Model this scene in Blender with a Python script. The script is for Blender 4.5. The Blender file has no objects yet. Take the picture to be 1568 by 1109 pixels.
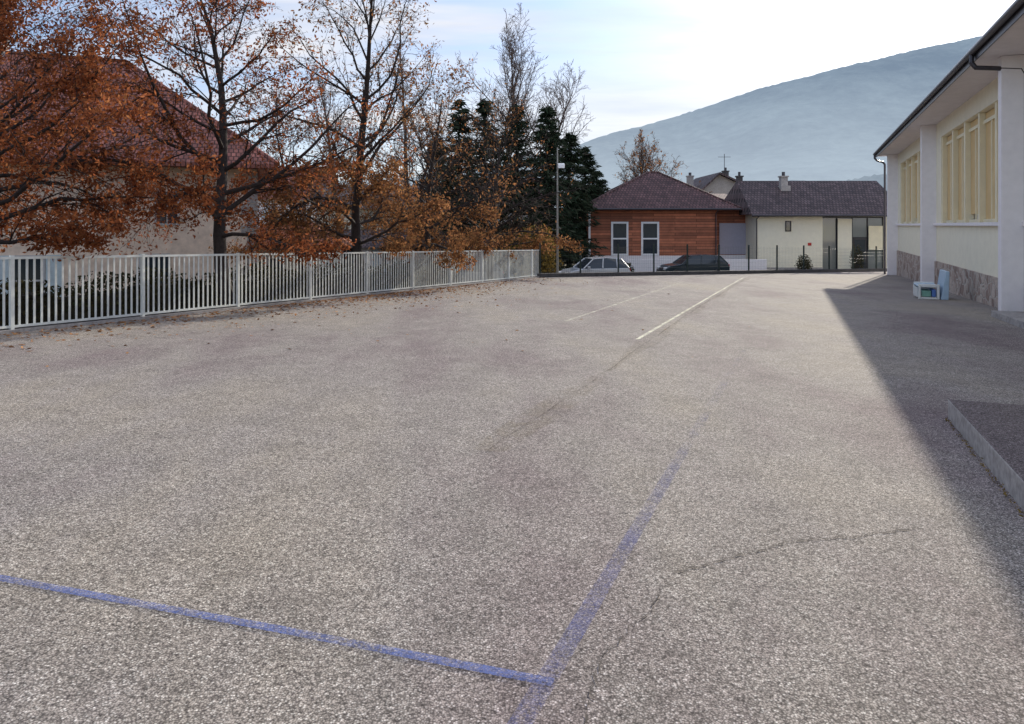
import bpy, math, numpy as np
from mathutils import Vector, Matrix
R=math.radians
scene=bpy.context.scene
TH=R(22.3); ST,CT=math.sin(TH),math.cos(TH)
EYE=1.6; SL=0.0261
def yd(u,v): return (v*CT+u*ST, -v*ST+u*CT)      # school-yard axes (u along building, v to the right) -> world
def plane(x,y): return -SL*(x*ST+y*CT)
def sstep(a,b,t):
    t=np.clip((t-a)/(b-a),0,1); return t*t*(3-2*t)
def terr(x,y):
    x=np.asarray(x,float); y=np.asarray(y,float)
    e=(y-33.5)-(x-1.25)*0.55           # distance past far edge of the yard
    a=sstep(-14,-0.5,e)
    pl=np.clip(plane(x,y),-1.4,1.5)-0.4
    return pl*(1-a)+(-1.75)*a
def T(x,y): return float(terr(x,y))

# ---------------------------------------------------------------- materials
def newmat(name):
    m=bpy.data.materials.new(name); m.use_nodes=True
    nt=m.node_tree; b=nt.nodes['Principled BSDF']
    return m,nt,b
def N(nt,t,**k):
    n=nt.nodes.new(t)
    for a,v in k.items():
        if a in n.inputs: n.inputs[a].default_value=v
        else: setattr(n,a,v)
    return n
def ramp(nt,fac,stops,interp='LINEAR'):
    r=nt.nodes.new('ShaderNodeValToRGB'); r.color_ramp.interpolation=interp
    el=r.color_ramp.elements
    while len(el)<len(stops): el.new(0.5)
    for e,(p,c) in zip(el,stops):
        e.position=p; e.color=(c[0],c[1],c[2],1) if not isinstance(c,(int,float)) else (c,c,c,1)
    nt.links.new(fac,r.inputs[0]); return r
def mix(nt,fac,a,b,mode='MIX'):
    m=nt.nodes.new('ShaderNodeMix'); m.data_type='RGBA'; m.blend_type=mode
    for s,i in ((fac,0),(a,6),(b,7)):
        if isinstance(s,(int,float)): m.inputs[i].default_value=s
        elif isinstance(s,tuple): m.inputs[i].default_value=(s[0],s[1],s[2],1)
        else: nt.links.new(s,m.inputs[i])
    return m.outputs[2]
def math_(nt,op,a,b):
    m=N(nt,'ShaderNodeMath',operation=op)
    for i,s in enumerate((a,b)):
        if isinstance(s,(int,float)): m.inputs[i].default_value=s
        else: nt.links.new(s,m.inputs[i])
    return m.outputs[0]
def coord(nt): return nt.nodes.new('ShaderNodeTexCoord').outputs['Object']
def noise(nt,vec,scale,detail=4,rough=.55,out='Fac'):
    n=N(nt,'ShaderNodeTexNoise'); n.inputs['Scale'].default_value=scale; n.inputs['Detail'].default_value=detail
    n.inputs['Roughness'].default_value=rough; nt.links.new(vec,n.inputs['Vector']); return n.outputs[out]
def bump(nt,b,h,strength=.4,dist=.01):
    n=N(nt,'ShaderNodeBump'); n.inputs['Strength'].default_value=strength; n.inputs['Distance'].default_value=dist
    nt.links.new(h,n.inputs['Height']); nt.links.new(n.outputs[0],b.inputs['Normal'])
def plain(name,c,rough=.7,var=.25,scale=6,metal=0,spec=.4,bmp=0):
    m,nt,b=newmat(name); co=coord(nt)
    n=noise(nt,co,scale,4,.65); n2=noise(nt,co,scale*.13,2)
    c1=tuple(x*(1-var) for x in c); c2=tuple(min(1,x*(1+var)) for x in c)
    r=ramp(nt,n,[(.3,c1),(.7,c2)])
    r2=ramp(nt,n2,[(.3,1-var*.6),(.7,1)])
    nt.links.new(mix(nt,1.0,r.outputs[0],r2.outputs[0],'MULTIPLY'),b.inputs['Base Color'])
    b.inputs['Roughness'].default_value=rough; b.inputs['Metallic'].default_value=metal
    b.inputs['Specular IOR Level'].default_value=spec
    if bmp: bump(nt,b,n,bmp,.01)
    return m
def asphalt(name,lo,mid,hi,big=.18):
    m,nt,b=newmat(name); co=coord(nt)
    v=N(nt,'ShaderNodeTexVoronoi'); v.inputs['Scale'].default_value=125; nt.links.new(co,v.inputs['Vector'])
    sep=N(nt,'ShaderNodeSeparateColor'); nt.links.new(v.outputs['Color'],sep.inputs[0])
    r=ramp(nt,sep.outputs[0],[(0,lo),(.32,mid),(.78,mid),(1,hi)])
    dark=ramp(nt,v.outputs['Distance'],[(.35,1.0),(.62,.4)])
    c=mix(nt,1.0,r.outputs[0],dark.outputs[0],'MULTIPLY')
    mp=N(nt,'ShaderNodeMapping'); nt.links.new(co,mp.inputs[0]); mp.inputs['Rotation'].default_value=(0,0,TH); mp.inputs['Scale'].default_value=(1,.4,1)
    n1=noise(nt,mp.outputs[0],.42,5,.62); n2=noise(nt,co,2.6,4,.7); n3=noise(nt,co,38,2,.6)
    c=mix(nt,1.0,c,ramp(nt,n1,[(.33,(1-big*.9,1-big*1.15,1-big*.95)),(.5,(1,1,1)),(.68,(1+big*.42,1+big*.36,1+big*.05))]).outputs[0],'MULTIPLY')
    c=mix(nt,1.0,c,ramp(nt,n2,[(.3,.83),(.7,1.08)]).outputs[0],'MULTIPLY')
    c=mix(nt,1.0,c,ramp(nt,n3,[(.33,.66),(.62,1.15)]).outputs[0],'MULTIPLY')
    # small dark pits where aggregate has come out
    pit=ramp(nt,noise(nt,co,11,3,.8),[(.68,1),(.76,.62)])
    c=mix(nt,1.0,c,pit.outputs[0],'MULTIPLY')
    nt.links.new(c,b.inputs['Base Color']); b.inputs['Roughness'].default_value=.9
    b.inputs['Specular IOR Level'].default_value=.2
    bump(nt,b,math_(nt,'SUBTRACT',1.0,v.outputs['Distance']),.2,.004)
    return m
def tiles(name,c,scale=3.3,var=.35):
    m,nt,b=newmat(name); co=coord(nt)
    br=N(nt,'ShaderNodeTexBrick'); nt.links.new(co,br.inputs['Vector'])
    br.inputs['Scale'].default_value=scale; br.inputs['Brick Width'].default_value=.75; br.inputs['Row Height'].default_value=1.0
    br.inputs['Mortar Size'].default_value=.11; br.inputs['Mortar Smooth'].default_value=.6
    br.inputs['Color1'].default_value=(*[x*(1-var) for x in c],1); br.inputs['Color2'].default_value=(*[x*(1+var) for x in c],1)
    br.inputs['Mortar'].default_value=(*[x*.25 for x in c],1)
    n=ramp(nt,noise(nt,co,.9,5,.7),[(.3,.65),(.7,1.25)])
    nt.links.new(mix(nt,1.0,br.outputs['Color'],n.outputs[0],'MULTIPLY'),b.inputs['Base Color'])
    b.inputs['Roughness'].default_value=.75
    bump(nt,b,math_(nt,'SUBTRACT',1.0,br.outputs['Fac']),.8,.05); return m
def wallcoord(nt,ax):   # facade coordinates: horizontal axis ax ('X' or 'Y'), vertical Z
    s=N(nt,'ShaderNodeSeparateXYZ'); nt.links.new(coord(nt),s.inputs[0])
    c=N(nt,'ShaderNodeCombineXYZ'); nt.links.new(s.outputs[ax],c.inputs[0]); nt.links.new(s.outputs['Z'],c.inputs[1]); return c.outputs[0]
def cladding(name,c):
    m,nt,b=newmat(name); co=wallcoord(nt,'X')
    br=N(nt,'ShaderNodeTexBrick'); nt.links.new(co,br.inputs['Vector'])
    br.inputs['Scale'].default_value=1; br.inputs['Brick Width'].default_value=3.1; br.inputs['Row Height'].default_value=.2
    br.inputs['Mortar Size'].default_value=.016; br.inputs['Mortar Smooth'].default_value=.3
    br.inputs['Color1'].default_value=(*[x*.6 for x in c],1); br.inputs['Color2'].default_value=(*[x*1.35 for x in c],1)
    br.inputs['Mortar'].default_value=(*[x*.15 for x in c],1)
    n=ramp(nt,noise(nt,coord(nt),1.3,6,.7),[(.3,.7),(.7,1.25)])
    nt.links.new(mix(nt,1.0,br.outputs['Color'],n.outputs[0],'MULTIPLY'),b.inputs['Base Color'])
    b.inputs['Roughness'].default_value=.7; return m
def rubble(name,ax='Y'):
    m,nt,b=newmat(name); co=wallcoord(nt,ax)
    w=N(nt,'ShaderNodeTexVoronoi'); w.inputs['Scale'].default_value=3.2; nt.links.new(co,w.inputs['Vector'])
    e=N(nt,'ShaderNodeTexVoronoi'); e.feature='DISTANCE_TO_EDGE'; e.inputs['Scale'].default_value=3.2; nt.links.new(co,e.inputs['Vector'])
    sep=N(nt,'ShaderNodeSeparateColor'); nt.links.new(w.outputs['Color'],sep.inputs[0])
    st=ramp(nt,sep.outputs[0],[(0,(.24,.16,.13)),(.5,(.4,.3,.25)),(1,(.56,.47,.4))])
    st2=mix(nt,1.0,st.outputs[0],ramp(nt,noise(nt,co,14,5,.7),[(.3,.65),(.7,1.25)]).outputs[0],'MULTIPLY')
    g=ramp(nt,e.outputs['Distance'],[(.03,0),(.08,1)])
    nt.links.new(mix(nt,g.outputs[0],(.48,.43,.38),st2),b.inputs['Base Color']); b.inputs['Roughness'].default_value=.85
    bump(nt,b,g.outputs[0],.7,.04); return m
def leafmat(name,cols,trans=.45):
    m,nt,b=newmat(name)
    g=nt.nodes.new('ShaderNodeNewGeometry')
    r=ramp(nt,g.outputs['Random Per Island'],[(i/(len(cols)-1),c) for i,c in enumerate(cols)])
    n=ramp(nt,noise(nt,coord(nt),1.1,2),[(.3,.55),(.7,1.2)])
    c=mix(nt,1.0,r.outputs[0],n.outputs[0],'MULTIPLY')
    d=N(nt,'ShaderNodeBsdfDiffuse'); nt.links.new(c,d.inputs[0])
    if trans:
        t=N(nt,'ShaderNodeBsdfTranslucent'); ms=N(nt,'ShaderNodeMixShader'); ms.inputs[0].default_value=trans
        nt.links.new(c,t.inputs[0]); nt.links.new(d.outputs[0],ms.inputs[1]); nt.links.new(t.outputs[0],ms.inputs[2])
        nt.links.new(ms.outputs[0],nt.nodes['Material Output'].inputs[0])
    else: nt.links.new(d.outputs[0],nt.nodes['Material Output'].inputs[0])
    nt.nodes.remove(b); return m
def paint(name,c,cover,scale=60,fade=None,amax=.8,soft=.12):
    """worn road paint: cover = rough share of the line that still carries paint"""
    m,nt,b=newmat(name); co=coord(nt)
    b.inputs['Base Color'].default_value=(*c,1); b.inputs['Roughness'].default_value=.9; b.inputs['Specular IOR Level'].default_value=.1
    v=math_(nt,'ADD',noise(nt,co,scale,4,.8),math_(nt,'MULTIPLY',noise(nt,co,2.3,3,.6),.6))   # mean .8
    if fade:
        s=N(nt,'ShaderNodeSeparateXYZ'); nt.links.new(co,s.inputs[0])
        mr=N(nt,'ShaderNodeMapRange'); mr.inputs['From Min'].default_value=fade[0]; mr.inputs['From Max'].default_value=fade[1]
        mr.inputs['To Min'].default_value=0; mr.inputs['To Max'].default_value=-fade[2]; nt.links.new(s.outputs['Y'],mr.inputs['Value'])
        v=math_(nt,'ADD',v,mr.outputs[0])
    th=.8+(0.5-cover)*.35
    mr=N(nt,'ShaderNodeMapRange'); mr.inputs['From Min'].default_value=th-soft; mr.inputs['From Max'].default_value=th+soft
    mr.inputs['To Min'].default_value=0; mr.inputs['To Max'].default_value=amax; nt.links.new(v,mr.inputs['Value'])
    nt.links.new(mr.outputs[0],b.inputs['Alpha']); return m
def glass(name,c=(.03,.04,.05)):
    m,nt,b=newmat(name); b.inputs['Base Color'].default_value=(*c,1); b.inputs['Roughness'].default_value=.06
    b.inputs['Specular IOR Level'].default_value=.8; return m

M={}
M['yard']=asphalt('yard_asphalt',(.17,.145,.14),(.465,.41,.37),(.86,.8,.74),.3)
M['platform']=asphalt('platform_top',(.12,.1,.105),(.27,.22,.22),(.5,.45,.44))
M['street']=asphalt('street_asphalt',(.1,.1,.1),(.2,.195,.19),(.34,.34,.34))
M['concrete']=plain('concrete',(.4,.37,.35),.85,.3,14,bmp=.4)
M['concrete_dark']=plain('concrete_dark',(.09,.085,.085),.85,.35,9,bmp=.4)
M['white']=plain('white_render',(.88,.84,.84),.85,.04,5,bmp=.15)
M['cream']=plain('cream_render',(.88,.83,.66),.85,.04,3)
M['soffit']=plain('soffit_boards',(.76,.71,.73),.7,.06,3)
M['roofdark']=tiles('brown_tiles',(.14,.072,.07))
M['roofgrey']=tiles('grey_brown_tiles',(.11,.076,.078))
M['roofred']=tiles('old_red_tiles',(.33,.125,.095),4.6,.3)
M['rooforange']=tiles('orange_tiles',(.5,.17,.085))
M['gutter']=plain('gutter_metal',(.07,.065,.075),.4,.15,5,.4)
M['blind']=plain('ochre_blind',(.72,.52,.25),.7,.06,2)
M['frame']=plain('window_frame_cream',(.86,.78,.55),.5,.05,3)
M['stone']=rubble('rubble_stone','Y')
M['stonex']=rubble('rubble_stone_x','X')
M['wood']=cladding('cedar_cladding',(.45,.15,.075))
M['glass']=glass('window_glass')
M['glasslit']=glass('window_glass_light',(.2,.22,.21))
M['whiteframe']=plain('white_frame',(.88,.88,.88),.4,.03)
M['oldframe']=plain('old_window_frame',(.5,.5,.5),.6,.1)
M['darkframe']=plain('dark_frame',(.03,.03,.035),.4,.1)
M['greydoor']=plain('grey_door',(.45,.43,.5),.5,.05)
M['shutter']=plain('blue_shutter',(.5,.6,.64),.6,.1)
M['fence']=plain('white_fence_paint',(.78,.8,.75),.45,.1,8)
M['mesh']=plain('dark_fence_metal',(.02,.035,.03),.5,.2)
M['bark']=plain('bark',(.04,.03,.027),.9,.4,14)
M['twig']=plain('twig_bark',(.11,.078,.065),.9,.3,9)
M['paletwig']=plain('pale_twigs',(.17,.125,.11),.9,.25,5)
M['oak']=leafmat('oak_leaves',[(.12,.04,.022),(.33,.1,.042),(.5,.17,.065),(.24,.085,.045),(.56,.23,.09)],.5)
M['oak2']=leafmat('oak_leaves_brown',[(.12,.055,.032),(.28,.13,.06),(.44,.2,.085),(.28,.17,.075)],.5)
M['litter']=leafmat('leaf_litter',[(.2,.085,.035),(.42,.2,.085),(.55,.3,.14),(.25,.13,.08)],0)
M['needle']=leafmat('spruce_needles',[(.018,.03,.02),(.034,.055,.032),(.055,.075,.045),(.075,.08,.055)],0)
M['hedge']=leafmat('hedge_leaves',[(.035,.035,.018),(.07,.065,.03),(.11,.09,.045),(.05,.07,.03)],0)
M['olive']=leafmat('olive_shrub',[(.11,.08,.02),(.27,.18,.05),(.36,.25,.08)],.3)
M['grass']=plain('terrain_grass',(.13,.115,.06),.95,.45,2)
M['brownmass']=leafmat('winter_thicket',[(.08,.06,.045),(.14,.1,.075),(.2,.14,.09),(.12,.105,.075)],0)

# ---------------------------------------------------------------- mesh helpers
def link(o,parent=None):
    scene.collection.objects.link(o)
    if parent: o.parent=parent
    return o
def empty(name,loc=(0,0,0),rz=0):
    e=bpy.data.objects.new(name,None); e.location=loc; e.rotation_euler=(0,0,rz); e.empty_display_size=.3; return link(e)
def mesh(name,v,f,mat,parent=None,smooth=False,bevel=0):
    me=bpy.data.meshes.new(name); me.from_pydata([tuple(map(float,p)) for p in v],[],[tuple(map(int,q)) for q in f]); me.update()
    mats=mat if isinstance(mat,list) else [mat]
    for m in mats: me.materials.append(m)
    if smooth: me.polygons.foreach_set('use_smooth',[True]*len(me.polygons))
    o=bpy.data.objects.new(name,me); link(o,parent)
    if bevel:
        b=o.modifiers.new('bevel','BEVEL'); b.width=bevel; b.segments=2; b.limit_method='ANGLE'
    return o
def fast(name,V,F,mat,parent=None,smooth=False):
    V=np.asarray(V,np.float32); F=np.asarray(F,np.int32); k=F.shape[1]
    me=bpy.data.meshes.new(name); me.vertices.add(len(V)); me.vertices.foreach_set('co',V.ravel())
    me.loops.add(F.size); me.loops.foreach_set('vertex_index',F.ravel())
    me.polygons.add(len(F)); me.polygons.foreach_set('loop_start',np.arange(0,F.size,k,dtype=np.int32))
    try: me.polygons.foreach_set('loop_total',np.full(len(F),k,np.int32))
    except Exception: pass
    me.materials.append(mat); me.update(calc_edges=True); me.validate()
    if smooth: me.polygons.foreach_set('use_smooth',[True]*len(me.polygons))
    o=bpy.data.objects.new(name,me); return link(o,parent)
BF=[(0,3,2,1),(4,5,6,7),(0,1,5,4),(1,2,6,5),(2,3,7,6),(3,0,4,7)]
def boxv(x0,x1,y0,y1,z0,z1): return [(x0,y0,z0),(x1,y0,z0),(x1,y1,z0),(x0,y1,z0),(x0,y0,z1),(x1,y0,z1),(x1,y1,z1),(x0,y1,z1)]
def box(name,x0,x1,y0,y1,z0,z1,mat,parent=None,bevel=0):
    return mesh(name,boxv(x0,x1,y0,y1,z0,z1),BF,mat,parent,bevel=bevel)
def boxes(name,lst,mat,parent=None,bevel=0):
    V=[];F=[]
    for b in lst:
        n=len(V); V+=boxv(*b) if len(b)==6 else b; F+=[tuple(i+n for i in f) for f in BF]
    return mesh(name,V,F,mat,parent,bevel=bevel)
def tubes(P0,P1,R0,R1,n=5):
    P0=np.array(P0,float);P1=np.array(P1,float);R0=np.array(R0)[:,None];R1=np.array(R1)[:,None]
    d=P1-P0; L=np.linalg.norm(d,axis=1,keepdims=True)+1e-9; d/=L
    ref=np.where(np.abs(d[:,2:3])>.9,np.array([[1.,0,0]]),np.array([[0,0,1.]]))
    a=np.cross(d,ref); a/=np.linalg.norm(a,axis=1,keepdims=True)+1e-9; b=np.cross(d,a)
    V=np.zeros((len(P0),2*n,3))
    for i in range(n):
        t=2*math.pi*i/n; o=a*math.cos(t)+b*math.sin(t)
        V[:,i]=P0-d*R0*.3+o*R0; V[:,n+i]=P1+o*R1
    base=np.arange(len(P0))[:,None]*2*n
    F=[]
    for i in range(n):
        j=(i+1)%n
        F.append(np.stack([base[:,0]+i,base[:,0]+j,base[:,0]+n+j,base[:,0]+n+i],1))
    return V.reshape(-1,3),np.concatenate(F)
def polytube(name,pts,r,mat,parent=None,n=8):
    pts=[np.array(p,float) for p in pts]
    V,F=tubes(pts[:-1],pts[1:],[r]*(len(pts)-1),[r]*(len(pts)-1),n)
    return fast(name,V,F,mat,parent,True)
def cards(C,size,rng,aspect=.6,flat=0.0,axis=None):
    C=np.asarray(C,float); n=len(C)
    a=rng.normal(size=(n,3)) if axis is None else axis+rng.normal(size=(n,3))*.35
    if flat: a[:,2]*=(1-flat)
    a/=np.linalg.norm(a,axis=1,keepdims=True)+1e-9
    b=rng.normal(size=(n,3))
    if flat: b[:,2]*=(1-flat)
    b-=a*(a*b).sum(1,keepdims=True); b/=np.linalg.norm(b,axis=1,keepdims=True)+1e-9
    s=(size*rng.uniform(.6,1.35,n))[:,None]
    a*=s; b*=s*aspect
    V=np.stack([C-a,C-b*.9+a*.1,C+a,C+b*.9+a*.1],1).reshape(-1,3)   # leaf-like rhombus
    F=np.arange(4*n).reshape(n,4); return V,F

# ---------------------------------------------------------------- trees
def norm(v): return v/(np.linalg.norm(v)+1e-9)
def branch(S,p,d,L,r,lvl,rng,cfg,tips):
    n=(7,7,4,3)[lvl]; wob=(.05,.13,.2,.28)[lvl]*cfg.get('wob',1)
    nodes=[p]; q=p
    for i in range(n):
        d=norm(d+rng.normal(size=3)*wob+np.array([0,0,cfg['up'][lvl]]))
        q2=q+d*L/n; ra=r*(1-.8*i/n); rb=r*(1-.8*(i+1)/n)
        if q2[2]<cfg['zmin']: q2=np.array([q2[0],q2[1],cfg['zmin']+rng.uniform(0,.08)]); d=norm(np.array([d[0],d[1],abs(d[2])*.3]))
        S.append((q,q2,max(ra,.004*cfg['tw']),max(rb,.003*cfg['tw']))); q=q2; nodes.append(q)
        if lvl<3:
            k=cfg['kids'][lvl]
            if lvl==1 and i==0: k=0
            k=int(k)+(1 if rng.uniform()<k-int(k) else 0)
            for _ in range(k):
                t=rng.uniform(); bp=nodes[-2]*(1-t)+q*t
                side=norm(np.cross(d,rng.normal(size=3)))
                ang=rng.uniform(.45,.85)
                nd=norm(d*math.cos(ang)+side*math.sin(ang))
                rem=(1-(i+.5)/n)
                branch(S,bp,nd,L*rng.uniform(.28,.5)*(.5+.75*rem),rb*.5,lvl+1,rng,cfg,tips)
        if lvl>=2 or i>=n-2: tips.append(q)
def tree(name,x,y,H,tr,fork,spread,seed,nprim=30,leaf=None,nleaf=0,lsize=.07,leafprob=lambda h:1,lo=75,hi=25,
         up=(0,.02,.03,.04),kids=(0,2,2),mat='bark',twmat=None,prof=None,lean=(0,0),tw=1,wob=1,zb=None,top=.97,droop=0,limb=.5,zmin=1.35,clumpy=3):
    rng=np.random.default_rng(seed); z0=(T(x,y) if zb is None else zb)-.1
    cfg=dict(up=up,kids=kids,tw=tw,wob=wob,zmin=zmin); S=[];tips=[]
    e=empty(name,(x,y,z0))
    pts=[np.zeros(3)]; K=12; d=norm(np.array([lean[0],lean[1],1.]))
    for i in range(K):
        d=norm(d+rng.normal(size=3)*.075*wob+np.array([0,0,.05])); pts.append(pts[-1]+d*H/K)
    rad=lambda f: tr*(1-f)**.9*1+.012
    for i in range(K):
        fl=1.4 if i==0 else 1
        S.append((pts[i],pts[i+1],rad(i/K)*fl,rad((i+1)/K)))
    prof=prof or (lambda f: (1-.42*f)*min(1,.7+f*3))
    for k in range(nprim):
        f=(k+rng.uniform(0,1))/nprim; h=fork+(H*top-fork)*f; s=h/H*K; i=min(int(s),K-1); bp=pts[i]*(1-(s-i))+pts[i+1]*(s-i)
        az=k*2.39996+rng.uniform(-.5,.5); an=R(lo+(hi-lo)*f+rng.uniform(-9,9))
        dd=np.array([math.cos(az)*math.sin(an),math.sin(az)*math.sin(an),math.cos(an)])
        L=spread*prof(f)*rng.uniform(.65,1.25)
        dr=max(0,1-f/.4)*droop
        cfg['up']=(0,up[1]-dr*.09,up[2]-dr*.12,up[3]-dr*.15)
        branch(S,bp,dd,L,min(rad(h/H)*limb,.015+L*.013),1,rng,cfg,tips)
    big=[s for s in S if s[2]>.02]; sm=[s for s in S if s[2]<=.02]
    for nm,lst,n,mt in (('trunk_and_limbs',big,7,mat),('twigs',sm,3,twmat or mat)):
        if lst:
            V,F=tubes(*zip(*lst),n=n); fast(nm,V,F,M[mt],e,nm[0]=='t' and n>3)
    if leaf:
        tp=np.array(tips); pr=np.array([leafprob(t[2]/H) for t in tp])
        clump=.05+2.0*rng.uniform(size=len(tp))**clumpy
        # whole sectors of the crown have dropped more leaves than others
        ph=rng.uniform(0,6.28,3)
        sec=.25+.75*(np.sin(tp[:,0]*1.9+ph[0])*np.sin(tp[:,1]*1.7+ph[1])*np.sin(tp[:,2]*1.8+ph[2])>-.12)
        pr=pr*clump*sec; pr/=pr.sum()
        idx=rng.choice(len(tp),nleaf,p=pr); C=tp[idx]+rng.normal(size=(nleaf,3))*np.array([.1,.1,.11])-np.array([0,0,.05])
        V,F=cards(C,lsize,rng,.45); fast('leaves',V,F,M[leaf],e)
    return e
def conifer(name,x,y,H,rb,seed,n=9000):
    rng=np.random.default_rng(seed); z0=T(x,y)-.1; e=empty(name,(x,y,z0))
    S=[((0,0,0),(0,0,H*.5),.22,.13),((0,0,H*.5),(0,0,H),.13,.015)]; C=[];A=[]
    nb=int(H*26)
    for k in range(nb):
        f=rng.uniform()**.8; h=H*(.05+.94*f); L=rb*(1-f)**.65*rng.uniform(.6,1.2)+.15; az=rng.uniform(0,2*math.pi)
        dr=np.array([math.cos(az),math.sin(az),-.12+.35*f]); p0=np.array([0,0,h]); 
        p1=p0+dr*L*.6+np.array([0,0,-.05*L]); p2=p0+dr*L+np.array([0,0,.04*L])
        S+= [(p0,p1,.03,.015),(p1,p2,.015,.005)]
        m=max(3,int(n/nb*(.4+1.1*(1-f))))
        t=rng.uniform(.1,1,m)[:,None]; c=p0+(p2-p0)*t+rng.normal(size=(m,3))*np.array([.14,.14,.09])*(1.1-t*.5)-np.array([0,0,.1])*t
        C.append(c); A.append(np.repeat(dr[None]+np.array([[0,0,-.45]]),m,0))
    V,F=tubes(*zip(*S),n=4); fast('trunk_and_boughs',V,F,M['bark'],e)
    V,F=cards(np.concatenate(C),.24,rng,.2,axis=np.concatenate(A)); fast('needles',V,F,M['needle'],e)
    return e

# ---------------------------------------------------------------- ground
def grid(xs,ys,fn):
    X,Y=np.meshgrid(xs,ys); Z=fn(X,Y); V=np.stack([X,Y,Z],-1).reshape(-1,3)
    nx,ny=len(xs),len(ys); i=np.arange(nx-1)[None,:]+np.arange(ny-1)[:,None]*nx; i=i.ravel()
    return V,np.stack([i,i+1,i+nx+1,i+nx],1)
far=[-9000,-4000,-1800,-800,-400,-200,-120]
xs=np.concatenate([far,np.arange(-80,80.1,2),[-a for a in far[::-1]]]); ys=np.concatenate([[-3000,-800,-200,-80],np.arange(-40,120.1,2),[160,250,400,700,1200,2500,5000,9000]])
V,F=grid(xs,ys,terr); fast('ground',V,F,M['grass'],smooth=True)

def yz(x,y,o=0): return (x,y,plane(x,y)+o)
c=[yd(-15,-13.25),(1.05,33.35),(24.3,46.3),(33,51.2),yd(-15,18)]
n=len(c); V=[yz(*p) for p in c]+[(p[0],p[1],-2.6) for p in c]
F=[tuple(range(n))[::-1]]+[(i,(i+1)%n,n+(i+1)%n,n+i) for i in range(n)]
o=mesh('schoolyard_pavement',V,F,M['yard'])
def strip(name,pts,w,mat,off,zf=None,parent=None):
    V=[];pts=[np.array(p,float) for p in pts]
    for i,p in enumerate(pts):
        d=pts[min(i+1,len(pts)-1)]-pts[max(i-1,0)]; d/=np.linalg.norm(d)+1e-9; nn=np.array([-d[1],d[0]])*w/2
        for q in (p+nn,p-nn): V.append((q[0],q[1],(plane(*q) if zf is None else zf(*q))+off))
    return mesh(name,V,[(2*i,2*i+1,2*i+3,2*i+2) for i in range(len(pts)-1)],mat,parent)
o=strip('street',[(-70,2),(-30,20+2),(-6,34),(3,38.5),(14,44.5),(30,53),(60,68)],8.5,M['street'],.03,lambda x,y:T(x,y)+.02)
o=strip('forecourt_pavement',[(2,47),(14,50),(32,51.5)],7,M['street'],.012,lambda x,y:-1.75+.04)
def railpts(a,b,n): return [tuple(np.array(a)+(np.array(b)-np.array(a))*i/(n-1)) for i in range(n)]
E0,E1=(1.05,33.2),(33,51.05)
def kerb(name,pts,w,h,mat,zf=plane,parent=None):
    V=[];F=[];pts=[np.array(p,float) for p in pts]
    for i,p in enumerate(pts):
        d=pts[min(i+1,len(pts)-1)]-pts[max(i-1,0)]; d/=np.linalg.norm(d); nn=np.array([-d[1],d[0]])*w/2
        a,b=p+nn,p-nn; V+=[(*a,zf(*a)-.06),(*b,zf(*b)-.06),(*b,zf(*b)+h),(*a,zf(*a)+h)]
    for i in range(len(pts)-1):
        k=4*i
        for j in range(4): F.append((k+j,k+(j+1)%4,k+4+(j+1)%4,k+4+j))
    m=len(V)-4; F+=[(0,3,2,1),(m,m+1,m+2,m+3)]
    return mesh(name,V,F,mat,parent)
kerb('far_kerb',railpts(E0,E1,8),.3,.18,M['concrete_dark'])
Y=empty('yard_markings',(0,0,0),-TH)
def yline(name,pts,w,mat,off=.004,jit=0):
    V=[];pts=[np.array(p,float) for p in pts]     # (v,u)
    for i,p in enumerate(pts):
        d=pts[min(i+1,len(pts)-1)]-pts[max(i-1,0)]; d/=np.linalg.norm(d); nn=np.array([-d[1],d[0]])*w/2*(1+jit*math.sin(i*12.9)*.5)
        for q in (p+nn,p-nn): V.append((q[0],q[1],-SL*q[1]+off))
    o=mesh(name,V,[(2*i,2*i+1,2*i+3,2*i+2) for i in range(len(pts)-1)],mat,Y); return o
blue=(.17,.19,.42)
pb=paint('worn_blue_paint',blue,.4,60,(1.5,11.5,.24),.6,.2); pb2=paint('blue_paint',(.12,.18,.47),.62,60,None,.74,.2)
yline('blue_line_long',[(-.88,1.2),(-.88,2.42),(-.88,5),(-.88,8),(-.88,12)],.08,pb)
yline('blue_line_cross',[(-.85,2.465),(-2,2.36),(-3.5,2.2),(-6,1.95)],.05,pb2,.008)
py_=paint('worn_cream_paint',(.92,.88,.7),.68,22,None,.85,.15); pf=paint('faint_cream_paint',(.92,.88,.72),.55,22,None,.7,.2); pf2=paint('fainter_cream_paint',(.88,.84,.7),.25,22,None,.45,.2)
yline('court_line',[(-2.62,11.9),(-2.75,24),(-2.85,36.5)],.065,py_)
yline('court_line_second',[(-4.56,14),(-4.7,22),(-4.86,31)],.065,pf)
yline('court_line_cross',[(-4.6,14),(-6.0,14.1)],.05,pf2,.008)
yline('court_line_faint',[(-2.0,13.5),(1.6,13.2)],.06,pf2,.012)
dark=plain('crack_fill',(.1,.085,.075),.95,.3,30)
seamm=paint('seam_stain',(.33,.27,.18),.2,9,None,.35,.25)
seam2=paint('seam_core',(.1,.08,.06),.45,30,(12,20,-.1),.65,.12)
rng=np.random.default_rng(5)
sp=[];w_=0
for u in np.arange(5,38,.3):
    w_=w_*.9+rng.normal()*.012; sp.append((-2.15-.45*min(1,u/25)+w_,u))
yline('seam_stain',sp,.24,seamm,.010,1.2); yline('seam',sp,.012,seam2,.014)
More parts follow.
